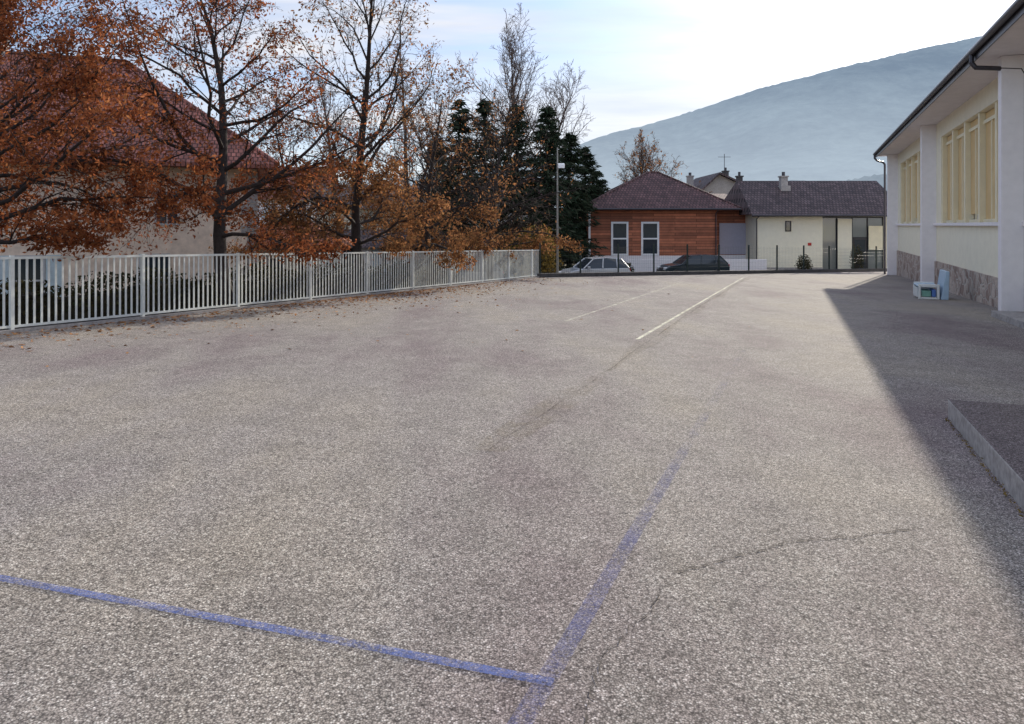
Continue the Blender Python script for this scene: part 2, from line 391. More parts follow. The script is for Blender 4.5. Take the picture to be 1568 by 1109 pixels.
def crack(name,pts,w,off=.006):
    out=[]
    for a,b in zip(pts[:-1],pts[1:]):
        L=math.dist(a,b); k=max(2,int(L/.025))
        for i in range(k):
            t=i/k; out.append((a[0]+(b[0]-a[0])*t+rng.normal()*.008,a[1]+(b[1]-a[1])*t+rng.normal()*.008))
    V=[]
    for p in out:
        ww=w*rng.uniform(.1,1.3)
        V+=[yz(p[0],p[1]+ww/2,off),yz(p[0],p[1]-ww/2,off)] if abs(pts[-1][0]-pts[0][0])>abs(pts[-1][1]-pts[0][1]) else [yz(p[0]-ww/2,p[1],off),yz(p[0]+ww/2,p[1],off)]
    return mesh(name,V,[(2*i,2*i+1,2*i+3,2*i+2) for i in range(len(out)-1)],dark)
crack('pavement_crack',[(.8,3.5),(1.04,3.62),(1.5,3.87),(1.9,3.95),(2.35,4.1)],.010)
crack('pavement_crack',[(.22,2.35),(.3,2.6),(.34,2.76),(.5,3.0),(.62,3.14),(.67,3.3)],.006)

# ---------------------------------------------------------------- school building
B=empty('school_building',(0,0,0),-TH)
U0,U1=-9,45.9; W=4.72
fins=[45.55,32.75,20.15,7.5,-5.1]
box('plinth',W-.07,14,U0,U1,-2.2,.2,M['stone'],B)
box('lower_wall',W,13.95,U0+.02,U1-.02,.2,1.58,M['cream'],B)
box('core_wall',W+.32,13.9,U0+.05,U1-.05,1.58,5.6,M['white'],B)
box('header',W,W+.32,U0+.02,U1-.02,4.95,5.6,M['cream'],B)
sills=[];frames=[];blinds=[];piers=[];bars=[]
for a,b in zip(fins[:-1],fins[1:]):
    top=a-.02; bot=b+.25
    s0,s1=bot+.6,top-1.3
    sills.append((W-.12,W+.05,bot+.02,top-.27,1.58,1.68))
    piers.append((W,W+.32,bot-.3,s0,1.68,4.95)); piers.append((W,W+.32,s1,top+.02,1.68,4.95))
    k=5; w=(s1-s0)/k
    for i in range(k):
        y0=s0+i*w; drop=(.0,.0,.25,.0,.1)[i]
        blinds.append((W+.2,W+.215,y0+.12,y0+w-.12,1.7+drop,4.93))
        frames.append((W+.04,W+.3,y0-.1,y0+.1,1.68,4.95))
        bars+= [(W+.14,W+.2,y0+.1,y0+w-.1,1.68,1.78),(W+.14,W+.2,y0+.1,y0+w-.1,4.6,4.7),(W+.15,W+.2,y0+w*.5-.03,y0+w*.5+.03,1.78,4.6)]
    frames.append((W+.04,W+.3,s1-.1,s1+.1,1.68,4.95))
boxes('sills',sills,M['white'],B,.01); boxes('wall_piers',piers,M['cream'],B); boxes('mullions',frames,M['frame'],B,.01)
boxes('blinds',blinds,M['blind'],B); boxes('casements',bars,M['frame'],B)
boxes('fins',[(4.2,W+.01,f-.3,f,-2,5.55) for f in fins],M['white'],B,.015)
mesh('roof',[(3.72,U0-.4,5.62),(3.72,U1+.45,5.62),(9.4,U1+.45,7.7),(9.4,U0-.4,7.7),(15,U1+.45,5.62),(15,U0-.4,5.62),
   (3.72,U0-.4,5.74),(3.72,U1+.45,5.74),(9.4,U1+.45,7.82),(9.4,U0-.4,7.82),(15,U1+.45,5.74),(15,U0-.4,5.74)],
   [(0,1,7,6),(6,7,8,9),(9,8,10,11),(5,4,10,11),(0,6,9,3),(3,9,11,5),(1,2,8,7),(2,4,10,8)],M['roofdark'],B)
box('soffit',3.74,14.9,U0-.38,U1+.43,5.555,5.615,M['soffit'],B)
boxes('gable_ends',[(5,13.8,U1-.3,U1-.06,5.6,6.1)],M['white'],B)
box('fascia',3.69,3.715,U0-.4,U1+.45,5.5,5.74,M['gutter'],B)
polytube('gutter',[(3.62,U0-.4,5.7),(3.62,U1+.5,5.7)],.075,M['gutter'],B,10)
for i,f in enumerate((U1+.25,20.4,-4.9)):
    polytube('downpipe_%d'%(i+1),[(3.62,f,5.65),(3.62,f,5.45),(3.75,f,5.3),(4.05,f,5.2),(4.14,f,5.08),(4.14,f,-SL*f-.02)] if i!=1 else [(3.62,f-.5,5.65),(3.62,f-.5,5.45),(3.7,f-.5,5.33),(4.6,f-.5,5.22),(4.66,f-.5,5.1),(4.66,f-.5,-.5)],.055,M['gutter'],B)
def slab(name,v0,v1,u0,u1,h,mt,topm,parent):
    g=lambda u:-SL*u
    V=[(v0,u0,g(u0)-.1),(v1,u0,g(u0)-.1),(v1,u1,g(u1)-.1),(v0,u1,g(u1)-.1),(v0,u0,g(u0)+h),(v1,u0,g(u0)+h),(v1,u1,g(u1)+h),(v0,u1,g(u1)+h)]
    o=mesh(name,V,BF,[mt,topm],parent,bevel=.012); o.data.polygons[1].material_index=1; return o
P=empty('concrete_platform',(0,0,0),-TH); slab('slab',1.22,4.6,1.0,7.75,.18,M['concrete'],M['platform'],P)
P=empty('entrance_step',(0,0,0),-TH); slab('step',3.95,4.64,12.5,19.6,.14,M['concrete'],M['concrete'],P)
Bn=empty('plastic_play_bench',(0,0,0),-TH)
pl=plain('pale_blue_plastic',(.4,.54,.66),.4,.05); pw=plain('white_plastic',(.74,.76,.74),.4,.05); pg=plain('green_plastic',(.2,.4,.32),.4,.05)
u0=25.0; g=-SL*u0
boxes('seat',[(3.15,3.72,u0,u0+1.0,g+.36,g+.42)],pl,Bn,.02)
boxes('side_panels',[(3.15,3.72,u0+1.0,u0+1.04,g,g+.46),(3.15,3.22,u0-.04,u0,g,g+.46),(3.65,3.72,u0-.04,u0,g,g+.46),(3.22,3.65,u0-.04,u0,g+.36,g+.46),(3.22,3.65,u0-.04,u0,g,g+.06)],pw,Bn,.02)
mesh('backrest',[(3.75,u0-.05,g),(3.95,u0-.05,g),(3.95,u0+1.05,g),(3.75,u0+1.05,g),(3.88,u0-.05,g+.86),(3.98,u0-.05,g+.86),(3.98,u0+1.05,g+.86),(3.88,u0+1.05,g+.86)],BF,pl,Bn,bevel=.02)
boxes('slats',[(3.13,3.15,u0+.05+i*.2,u0+.17+i*.2,g+.05,g+.34) for i in range(5)],pw,Bn,.01)
boxes('toy_crate',[(3.26,3.5,u0+.02,u0+.5,g+.07,g+.26)],pg,Bn,.02)
boxes('toy_crate_blue',[(3.52,3.63,u0+.02,u0+.5,g+.07,g+.3)],plain('blue_plastic',(.1,.2,.5),.4,.05),Bn,.02)
# ---------------------------------------------------------------- white railing
Fn=empty('railing_fence',(0,0,0),-TH)
def fv(u): return -12.4+(u-7.8)*.0385
bars=[];posts=[]
u=-12.0;i=0
while u<31.3:
    v=fv(u);g=-SL*u
    if i%20==0: posts.append((v-.03,v+.03,u-.03,u+.03,g-.05,g+1.3))
    else: bars.append((v-.008,v+.008,u-.017,u+.017,g+.1,g+1.25))
    u+=.125;i+=1
boxes('bars',bars,M['fence'],Fn); boxes('posts',posts,M['fence'],Fn)
ra=[]
for h0,h1 in ((1.235,1.28),(.08,.12)):
    a,b=-12.0,31.3
    va,vb=fv(a),fv(b); ga,gb=-SL*a,-SL*b
    ra.append([(va-.022,a,ga+h0),(va+.022,a,ga+h0),(vb+.022,b,gb+h0),(vb-.022,b,gb+h0),(va-.022,a,ga+h1),(va+.022,a,ga+h1),(vb+.022,b,gb+h1),(vb-.022,b,gb+h1)])
boxes('rails',ra,M['fence'],Fn)
kerb('fence_kerb',[yd(u,fv(u)) for u in (-12,10,31.3)],.18,.05,M['concrete'])
Fd=empty('mesh_fence')
pp=railpts((1.3,33.35),(31,49.95),16); ps=[];wires0=[];wires1=[]
for p in pp:
    g=plane(*p)+.1; ps.append((p[0]-.035,p[0]+.035,p[1]-.035,p[1]+.035,g,g+1.5))
boxes('posts',ps,M['mesh'],Fd)
for h in np.arange(.1,1.45,.2):
    for a,b in zip(pp[:-1],pp[1:]): wires0.append((*a,plane(*a)+.1+h)); wires1.append((*b,plane(*b)+.1+h))
pq=railpts((1.3,33.35),(31,49.95),280)
for a in pq: wires0.append((*a,plane(*a)+.15)); wires1.append((*a,plane(*a)+1.5))
V,F=tubes(wires0,wires1,[.0028]*len(wires0),[.0028]*len(wires0),3); fast('wires',V,F,M['mesh'],Fd)
lx,ly=2.25,35.6; lz=T(lx,ly); L=empty('floodlight_mast',(lx,ly,lz))
metal=plain('galvanised_metal',(.34,.33,.3),.45,.1,4,.3)
V,F=tubes([(0,0,0),(0,0,3.5)],[(0,0,3.5),(0,0,7.2)],[.07,.05],[.05,.03],10); fast('pole',V,F,metal,L,True)
box('base',-.13,.13,-.13,.13,0,.35,metal,L,.01); polytube('bracket',[(0,0,6.3),(.15,-.08,6.35)],.025,metal,L)
mesh('lamp_head',[(.02,-.3,6.15),(.34,-.3,6.15),(.34,0,6.25),(.02,0,6.25),(.02,-.26,6.35),(.34,-.26,6.35),(.34,0,6.42),(.02,0,6.42)],BF,M['whiteframe'],L,bevel=.02)

# ---------------------------------------------------------------- generic building bits
def window(par,x,z,w,h,y,fm='whiteframe',gm='glass',bars=(1,0),shut=None,t=.07,idx=1):
    """opening on a wall facing -Y at plane y"""
    fr=[(x-w/2,x-w/2+t,y-.05,y+.02,z,z+h),(x+w/2-t,x+w/2,y-.05,y+.02,z,z+h),(x-w/2+t,x+w/2-t,y-.05,y+.02,z,z+t),(x-w/2+t,x+w/2-t,y-.05,y+.02,z+h-t,z+h)]
    for i in range(bars[0]):
        c=x-w/2+w*(i+1)/(bars[0]+1); fr.append((c-t*.35,c+t*.35,y-.045,y+.018,z+t,z+h-t))
    for i in range(bars[1]):
        c=z+h*(i+1)/(bars[1]+1); fr.append((x-w/2+t,x+w/2-t,y-.042,y+.016,c-t*.4,c+t*.4))
    boxes('window_frame_%d'%idx,fr,M[fm],par); box('window_glass_%d'%idx,x-w/2+t*.5,x+w/2-t*.5,y-.018,y-.004,z+t*.5,z+h-t*.5,M[gm],par)
    if shut: boxes('shutters_%d'%idx,[(x-w/2-w*.5,x-w/2-.02,y-.07,y-.03,z,z+h),(x+w/2+.02,x+w/2+w*.5,y-.07,y-.03,z,z+h)],M[shut],par,.01)
def hiproof(name,x0,x1,y0,y1,z,zr,h0,h1,mat,par,ym=None,t=.15):
    ym=(y0+y1)/2 if ym is None else ym
    A=[(x0,y0,z),(x1,y0,z),(x1,y1,z),(x0,y1,z),(h0,ym,zr),(h1,ym,zr)]
    V=A+[(a,b,c-t) for a,b,c in A[:4]]
    F=[(0,1,5,4),(2,3,4,5),(3,0,4),(1,2,5),(0,6,7,1),(1,7,8,2),(2,8,9,3),(3,9,6,0),(6,9,8,7)]
    mesh(name,V,F,mat,par)
    V,F=tubes([(h0,ym,zr),(h0,ym,zr),(h0,ym,zr),(h1,ym,zr),(h1,ym,zr)],[(h1,ym,zr),(x0,y0,z),(x0,y1,z),(x1,y0,z),(x1,y1,z)],[.09]*5,[.09]*5,6); fast(name+'_ridge_tiles',V,F,mat,par)
def chimney(par,x,y,z0,z1,w,idx,m='concrete'):
    boxes('chimney_%d'%idx,[(x-w/2,x+w/2,y-w/2,y+w/2,z0,z1),(x-w/2-.06,x+w/2+.06,y-w/2-.06,y+w/2+.06,z1,z1+.1)],M[m],par)
    polytube('chimney_pot_%d'%idx,[(x,y,z1+.1),(x,y,z1+.4)],w*.25,M['gutter'],par)

Rb=empty('timber_clad_building',(5.6,52,-1.75))
box('plinth',0,9.4,0,9,0,1.15,M['white'],Rb); box('walls',0.03,9.25,.03,9,1.15,4.55,M['wood'],Rb)
box('corner_post',-.06,.08,-.06,.08,0,4.5,M['whiteframe'],Rb)
window(Rb,2.2,1.15,1.25,2.45,.03,idx=1,bars=(0,1),t=.14); window(Rb,4.4,1.15,1.3,2.45,.03,idx=2,bars=(0,1),t=.14)
box('plinth_annex',9.4,12.1,1.2,9,0,1.15,M['white'],Rb); box('walls_annex',9.25,12.1,1.23,9,1.15,4.45,M['wood'],Rb)
box('grey_door',9.75,11.9,1.15,1.2,1.2,3.5,M['greydoor'],Rb)
hiproof('roof',-.7,10.7,-.8,9.8,4.6,7.5,5.1,5.9,M['roofdark'],Rb)
mesh('annex_roof',[(9.3,.5,4.45),(12.5,.5,4.45),(12.5,9,5.9),(9.3,9,5.9),(9.3,.5,4.58),(12.5,.5,4.58),(12.5,9,6.03),(9.3,9,6.03)],BF,M['roofdark'],Rb)
polytube('gutter',[(-.75,-.88,4.5),(10.7,-.88,4.5)],.07,M['gutter'],Rb); polytube('downpipe',[(9.1,-.8,4.45),(9.15,-.06,4.2),(9.15,-.06,0)],.045,M['gutter'],Rb)
box('forecourt_wall',5.5,17.6,49.6,49.85,-1.75,-.76,M['white'],bevel=.02)
Cb=empty('cream_glazed_building',(17.3,51,-1.75))
box('walls',0,4.75,0,7,0,4.1,M['cream'],Cb); box('side_wall',4.75,11,2.0,7,0,4.1,M['cream'],Cb)
box('base_course',-.02,4.77,-.03,0,0,.35,M['concrete'],Cb)
gl=[]
for i in range(5): gl.append((4.75+i*1.1,4.83+i*1.1,.3,.4,0,3.95))
gl+=[(4.83,9.2,.31,.39,3.87,3.95),(4.83,9.2,.31,.39,.0,.12),(7.0,9.2,.32,.38,2.4,2.5)]
boxes('curtain_wall_frames',gl,M['darkframe'],Cb); box('curtain_wall_glass',4.8,9.2,.35,.36,.1,3.9,M['glasslit'],Cb)
box('glazed_door',7.05,8.0,.26,.3,.1,2.4,M['darkframe'],Cb); box('glazed_door_glass',7.15,7.9,.245,.258,.2,2.3,M['glass'],Cb)
box('interior_panel',5.9,6.9,.15,.2,.15,3.8,M['cream'],Cb)
box('interior_panel_2',8.1,9.1,.15,.2,1.6,3.3,M['frame'],Cb)
window(Cb,2.3,2.9,.42,.75,0,'darkframe','glass',(0,0),idx=1)
box('notice',3.7,3.95,-.03,-.003,1.9,2.1,plain('red_sign',(.5,.04,.03)),Cb)
mesh('roof',[(-.5,-.7,4.1),(10.6,-.7,4.1),(10.6,4,6.75),(-.1,4,6.75),(10.6,9,4.1),(-.5,9,4.1),(-.5,-.7,4.0),(10.6,-.7,4.0)],[(0,1,2,3),(3,2,4,5),(6,7,1,0),(0,3,5)],M['roofgrey'],Cb)
polytube('gutter',[(-.5,-.78,4.02),(10.6,-.78,4.02)],.07,M['gutter'],Cb); polytube('downpipe',[(.05,-.6,4.0),(.05,-.07,3.8),(.05,-.07,0)],.045,M['gutter'],Cb)
chimney(Cb,.2,4.3,6.2,7.05,.4,1,'concrete_dark'); chimney(Cb,3.1,3.0,5.9,6.95,.5,2,'concrete')
box('chimney_base',2.75,3.45,2.5,3.3,5.7,6.3,M['concrete'],Cb)
Gh=empty('gabled_house',(17.2,66,-1.75))
mesh('walls',[(0,0,0),(5.6,0,0),(5.6,8,0),(0,8,0),(0,0,6.3),(5.6,0,6.3),(5.6,8,6.3),(0,8,6.3),(1.8,0,8.0),(1.8,8,8.0)],[(0,1,5,8,4),(1,2,6,5),(2,3,7,9,6),(3,0,4,7)],M['concrete'],Gh)
mesh('roof',[(-.5,-.5,6.1),(1.8,-.5,8.2),(6.1,-.5,6.2),(-.5,8.5,6.1),(1.8,8.5,8.2),(6.1,8.5,6.2),(-.5,-.5,5.9),(1.8,-.5,8.0),(6.1,-.5,6.0)],[(0,1,4,3),(1,2,5,4),(0,6,7,1),(1,7,8,2)],M['roofgrey'],Gh)
chimney(Gh,-.1,3,6.0,8.0,.55,1); chimney(Gh,3.0,2,7,8.4,.5,2,'concrete_dark')
polytube('aerial',[(3.2,3,7.5),(3.2,3,10.2)],.03,M['gutter'],Gh); polytube('aerial_bar',[(2.6,3,9.9),(3.8,3,9.9)],.02,M['gutter'],Gh)

# big left farmhouse (turned parallel to the street)
HA=R(21); HW=17.6
Hh=empty('stone_farmhouse',(-9.4-HW*math.cos(HA),26.5-HW*math.sin(HA),-1.6),HA)
box('walls',0,HW,0,11,0,5.4,plain('old_lime_render',(.84,.68,.55),.9,.2,3,bmp=.3),Hh)
box('stone_wing',-.02,5.2,-.04,0,0,5.3,M['stonex'],Hh)
hiproof('roof',-.7,HW+.7,-.8,11.8,5.4,10.0,3.5,HW-5.0,M['roofred'],Hh)
q=[]
for i in range(13): q.append((HW-(.55 if i%2 else .35),HW+.015,-.03,.3,i*.4,i*.4+.38))
boxes('quoins',q,M['concrete'],Hh)
for i,(x,z,w,h,s) in enumerate([(7.0,.4,1.1,2.1,'shutter'),(10.4,.5,1.0,1.7,'shutter'),(14.2,.5,1.0,1.7,None),(8.0,3.2,.8,1.2,None),(14.6,3.2,.8,1.2,None),(2.6,3,.9,1.3,None),(2.6,.6,.9,1.4,None)]):
    window(Hh,x,z,w,h,-.0 if x>6 else -.04,fm='oldframe',idx=i+1,bars=(1,1),shut=s)
polytube('downpipe',[(5.4,-.08,5.3),(5.4,-.08,0)],.05,M['gutter'],Hh); chimney(Hh,8,5.5,9.6,10.7,.8,1)
So=empty('orange_roof_outbuilding',(-13,35,-1.75)); box('walls',0,3.6,0,5,0,2.4,M['cream'],So)
hiproof('roof',-.4,4.0,-.5,5.5,2.4,3.5,.4,2.4,M['rooforange'],So); window(So,1.5,.7,.9,1.1,0,idx=1)
def vhouse(name,x,y,w,d,h,rh,rm,wm,seed=0,rz=0):
    H=empty(name,(x,y,-1.75),rz); box('walls',0,w,0,d,0,h,M[wm],H)
    mesh('roof',[(-.4,-.5,h-.1),(w+.4,-.5,h-.1),(w+.4,d/2,h+rh),(-.4,d/2,h+rh),(w+.4,d+.5,h-.1),(-.4,d+.5,h-.1)],[(0,1,2,3),(3,2,4,5)],M[rm],H)
    mesh('gables',[(0.02,0.02,h),(0.02,d-.02,h),(0.02,d/2,h+rh-.1),(w-.02,.02,h),(w-.02,d-.02,h),(w-.02,d/2,h+rh-.1)],[(0,1,2),(3,5,4)],M[wm],H)
    k=max(2,int(w/2.6))
    for i in range(k):
        for j,z in enumerate((.9,3.5)):
            if z+1.2<h: window(H,(i+.5)*w/k,z,.9,1.25,0,idx=i*2+j+1,bars=(1,0),shut='shutter' if (i+seed)%2 else None)
    return H
vhouse('village_house',-13.6,50,7,8,4.6,1.8,'roofgrey','cream',0,.15)
vhouse('village_house',-3.6,58,7,7,5.0,2.4,'roofdark','white',1)
vhouse('village_house',-27,60,11,8,5.6,3,'roofred','white',1,.1)
vhouse('garage_building',-5.2,44,4.2,5,2.3,1.0,'roofgrey','cream',0)
vhouse('garage_building',-10.4,40,4.6,4,2.2,.9,'roofgrey','white',0,.3)

# ---------------------------------------------------------------- cars
def car(x,y,rz,col,name='parked_car',z=None,L=4.1):
    z=(T(x,y)+.06) if z is None else z
    e=empty(name,(x,y,z),rz); s=L/4.1
    m,nt,b=newmat('car_paint_'+str(col)); b.inputs['Base Color'].default_value=(*col,1); b.inputs['Roughness'].default_value=.25; b.inputs['Metallic'].default_value=.2; b.inputs['Coat Weight'].default_value=.6
    prof=[(-2.03,.35),(-2.05,.75),(-1.95,.98),(.85,.96),(1.65,.84),(1.98,.68),(2.05,.4),(1.95,.26),(-1.95,.26)]
    V=[];w=.86
    for sy in (-1,1):
        V+=[(px*s,sy*(w-(.06 if pz>.9 or pz<.3 else 0)),pz) for px,pz in prof]
    n=len(prof); F=[tuple(range(n)),tuple(range(2*n-1,n-1,-1))]+[(i,n+i,n+(i+1)%n,(i+1)%n) for i in range(n)]
    mesh('body',V,F,m,e,bevel=.05)
    cb=[(-1.93,.95),(.95,.95),(.3,1.42),(-.6,1.47),(-1.5,1.4)]; V=[]
    for sy in (-1,1): V+=[(px*s,sy*(.8 if pz<1 else .63),pz) for px,pz in cb]
    F=[(0,1,2,3,4),(9,8,7,6,5)]+[(i,5+i,5+(i+1)%5,(i+1)%5) for i in range(5)]
    mesh('windows',V,F,M['glass'],e)
    V=[];cr=[(.3,1.425),(-.6,1.475),(-1.5,1.405)]
    for dz in (0,.035):
        for sy in (-1,1): V+=[(px*s,sy*.64,pz+dz) for px,pz in cr]
    mesh('roof_panel',V,[(0,1,4,3),(1,2,5,4),(6,9,10,7),(7,10,11,8),(0,6,7,1),(1,7,8,2),(3,4,10,9),(4,5,11,10),(0,3,9,6),(2,8,11,5)],m,e,bevel=.015)
    P0=[];P1=[]
    for sy in (-1,1):
        for a,b_ in (((.95,.96),(.3,1.43)),((-.25,.96),(-.35,1.47)),((-1.2,.96),(-1.2,1.43)),((-1.93,.96),(-1.5,1.42))):
            P0.append((a[0]*s,sy*.805,a[1])); P1.append((b_[0]*s,sy*.64,b_[1]))
    V,F=tubes(P0,P1,[.04]*8,[.035]*8,5); fast('pillars',V,F,m,e)
    tyre=M['darkframe']; hub=plain('hub',(.4,.4,.42),.3,.05,3,.7)
    for i,(wx,sy) in enumerate(((-1.28,-1),(-1.28,1),(1.3,-1),(1.3,1))):
        V,F=tubes([(wx*s,sy*.7,.31)],[(wx*s,sy*.885,.31)],[.31],[.31],20); V=list(map(tuple,V)); F=[tuple(f) for f in F]+[tuple(range(20)),tuple(range(20,40))]
        mesh('tyre_%d'%(i+1),V,F,tyre,e)
        V,F=tubes([(wx*s,sy*.88,.31)],[(wx*s,sy*.9,.31)],[.2],[.19],12); V=list(map(tuple,V)); F=[tuple(f) for f in F]+[tuple(range(12)),tuple(range(12,24))]
        mesh('hub_%d'%(i+1),V,F,hub,e)
    boxes('headlights',[(1.84*s,2.02*s,-.78,-.48,.6,.74),(1.84*s,2.02*s,.48,.78,.6,.74)],M['whiteframe'],e,.02)
    boxes('tail_lights',[(-2.06*s,-1.94*s,-.8,-.6,.72,.92),(-2.06*s,-1.94*s,.6,.8,.72,.92)],plain('tail_red',(.4,.02,.02),.3),e,.02)
    boxes('mirrors',[(.6*s,.75*s,-.98,-.84,.95,1.08),(.6*s,.75*s,.84,.98,.95,1.08)],m,e,.02)
    return e
car(4.35,38.4,math.pi+.25,(.62,.65,.68),L=3.6,z=-1.62)
car(11.1,44.2,math.pi+.12,(.03,.045,.055))
car(-5.2,33.3,math.pi+.5,(.6,.6,.6))
car(-2.6,36.6,math.pi+.4,(.25,.27,.3))

# ---------------------------------------------------------------- vegetation
tree('oak_tree',-9.9,13.3,6.4,.15,1.9,4.0,11,34,'oak',36000,.05,lambda h:1.0 if h<.8 else .5,lo=84,hi=35,kids=(0,2,2),prof=lambda f:(1-.4*f)*min(1,.8+f*2),up=(0,.03,.0,-.03),droop=.7,zmin=2.0)
tree('oak_tree',-6.75,16.9,9.2,.17,2.1,4.1,23,32,'oak',18000,.052,lambda h:1.5 if h<.45 else .4,lo=74,hi=32,kids=(0,2,2),up=(0,.07,.03,.0),wob=1.35,droop=.8,zmin=1.8)
tree('oak_tree',-4.8,21.6,10.4,.17,2.2,4.4,37,32,'oak2',15000,.055,lambda h:1.6 if h<.45 else .22,lo=76,hi=32,kids=(0,2,2),up=(0,.07,.03,.0),wob=1.35,droop=.8,zmin=1.9)
tree('oak_tree',-2.95,27.2,8.2,.15,2.0,3.6,41,28,'oak2',8500,.065,lambda h:1.5 if h<.5 else .12,lo=80,hi=32,kids=(0,2,2),droop=.6,zmin=2.1)
tree('oak_tree',-1.0,33.6,8.2,.16,2.0,3.9,53,30,'oak2',4200,.07,lambda h:1.5 if h<.4 else .06,lo=82,hi=32,kids=(0,2,2),tw=1.5,droop=.5,zmin=2.2)
tree('oak_tree',-14.2,17.0,7.4,.18,2.1,4.2,57,28,'oak',19000,.06,lambda h:1.,lo=80,hi=32,droop=.7,zmin=2.4)
tree('oak_tree',-9.2,32,8.0,.16,1.8,3.6,58,26,'oak2',5000,.075,lambda h:1.2 if h<.6 else .3,lo=80,hi=30,droop=.3,tw=1.3,zmin=2.2)
tree('oak_tree',-5.2,38,8.0,.16,1.8,3.8,59,26,'oak2',4000,.08,lambda h:1.2 if h<.5 else .15,lo=78,hi=30,droop=.3,tw=1.6,zmin=2.2)
for (x,y,H,sp,sd,nn) in ((-1.0,50,16.2,6.8,61,32),(-5.9,46,14.8,2.6,62,18),(1.7,51,14.8,5.4,63,24),(-10.5,44,13,4.2,64,16)):
    tree('bare_tree',x,y,H,.2,5,sp,sd,nn,lo=42,hi=16,kids=(0,2,1.5),up=(0,.1,.07,.05),mat='twig',twmat='paletwig',tw=2.8,prof=lambda f:1-.6*f,top=.93,limb=.6)
tree('bare_tree',11.6,63,10.2,.22,2.5,5.4,71,32,'oak2',2000,.11,lambda h:1.,lo=64,hi=24,up=(0,.06,.05,.04),mat='twig',twmat='twig',tw=2.6,top=.85)
for (x,y,H,rb,sd) in ((-3.4,46,11.6,2.5,81),(-1.7,45,11.3,2.5,82),(.3,46,11.2,2.6,83),(2.2,45,10.9,2.5,84),(3.9,49,9.8,2.5,85),(5.6,55,9.4,2.6,86),(-5.2,50,9.6,2.5,87),(7.1,60,8.0,2.6,88)):
    conifer('spruce_tree',x,y,H,rb,sd,7500)
rng=np.random.default_rng(99)
def thicket(name,x0,x1,y0,y1,h,n,mt,size):
    cx=rng.uniform(x0,x1,n//350+3); cy=rng.uniform(y0,y1,len(cx)); hh=h*rng.uniform(.55,1.1,len(cx)); rr=rng.uniform(1,2.4,len(cx))
    k=rng.integers(0,len(cx),n); a=rng.normal(size=(n,3))*np.array([.5,.5,.28])
    X=cx[k]+a[:,0]*rr[k]; Yy=cy[k]+a[:,1]*rr[k]; Z=terr(X,Yy)+np.abs(hh[k]*(.55+a[:,2]))
    V,F=cards(np.stack([X,Yy,Z],1),size,rng,.1); return fast(name,V,F,M[mt])
thicket('distant_trees',-60,10,66,85,6.5,18000,'brownmass',.45)
thicket('distant_trees',-15,1.0,42,50,4.6,12000,'brownmass',.28)
thicket('distant_trees',-90,-24,45,75,8,11000,'brownmass',.5)
thicket('distant_trees',10,60,78,95,5,7000,'brownmass',.45)
def bush(name,x,y,rx,ry,h,n,mt,size,zb=None):
    zb=T(x,y) if zb is None else zb
    th=rng.uniform(0,6.283,n); ph=rng.uniform(0,1,n)**.6; r=rng.uniform(.55,1.08,n)
    X=np.cos(th)*rx*r*np.sqrt(1-ph**2*.9); Y_=np.sin(th)*ry*r*np.sqrt(1-ph**2*.9); Z=ph*h*r
    V,F=cards(np.stack([X,Y_,Z],1),size,rng,.5); e=empty(name,(x,y,zb)); fast('foliage',V,F,M[mt],e)
    S=[((0,0,0),(math.cos(a)*rx*.6,math.sin(a)*ry*.6,h*.7),.03,.01) for a in np.linspace(0,6,9)]
    V,F=tubes(*zip(*S),n=4); fast('stems',V,F,M['bark'],e); return e
bush('olive_bush',1.4,41,1.5,1.2,3.2,3000,'olive',.09); bush('olive_bush',.2,40,1.1,1.0,2.4,1600,'olive',.09)
bush('round_shrub',19.9,49.0,.6,.5,1.3,1200,'hedge',.06); bush('round_shrub',7.2,45,.5,.5,1.0,900,'hedge',.06)
bush('round_shrub',24.0,50.0,.5,.5,1.9,900,'hedge',.06)
for x,y in ((-7.4,24),(-6.2,26.3),(-4.2,29.5),(-9.8,22)): bush('round_shrub',x,y,.9,.7,1.35,1600,'hedge',.06)
He=empty('hedge',(0,0,0),-TH)
n=34000; uu=rng.uniform(-8,27,n); vv=-14.4+rng.uniform(-.45,.45,n)+.0385*(uu-8); zz=rng.uniform(0,1,n)**.6*(.96+.12*np.sin(uu*1.7)+.08*np.sin(uu*4.1))
keep=(np.abs(vv-(-14.4+.0385*(uu-8)))>.25)|(zz>.65); uu,vv,zz=uu[keep],vv[keep],zz[keep]
C=np.stack([vv,uu,-SL*uu-.4+zz*1.15+.05],1); V,F=cards(C,.045,rng,.6); fast('leaves',V,F,M['hedge'],He)
cs=np.arange(-8,27.1,1)
lst=[]
for a in cs[:-1]: lst.append((-14.7+.0385*(a-8),-14.15+.0385*(a-8),a,a+.99,-SL*a-.5,-SL*a+.42+.08*math.sin(a*1.7)))
boxes('hedge_core',lst,plain('hedge_core',(.045,.04,.025),1,.4,8),He)
# leaf litter : on the yard beside the railing, and on the lower ground outside it
n=9500; uu=rng.uniform(2,31,n); off=np.abs(rng.normal(size=n))**1.4*1.0; vv=fv(uu)+.12+off
k=rng.uniform(size=n)<(.2+.8*np.exp(-((uu-18)/7)**2)); uu,vv=uu[k],vv[k]
m=60; uu=np.concatenate([uu,rng.uniform(9,30,m)]); vv=np.concatenate([vv,rng.uniform(-11,0,m)])
dz=-SL*uu+.01
m=2500; u2=rng.uniform(-4,30,m); v2=fv(u2)-rng.uniform(.15,1.4,m); uu=np.concatenate([uu,u2]); vv=np.concatenate([vv,v2])
X=vv*CT+uu*ST; Yy=-vv*ST+uu*CT
dz=np.concatenate([dz,terr(X[-m:],Yy[-m:])+.03])
V,F=cards(np.stack([X,Yy,dz],1),.037,rng,.6,flat=.9); fast('fallen_leaves',V,F,M['litter'])
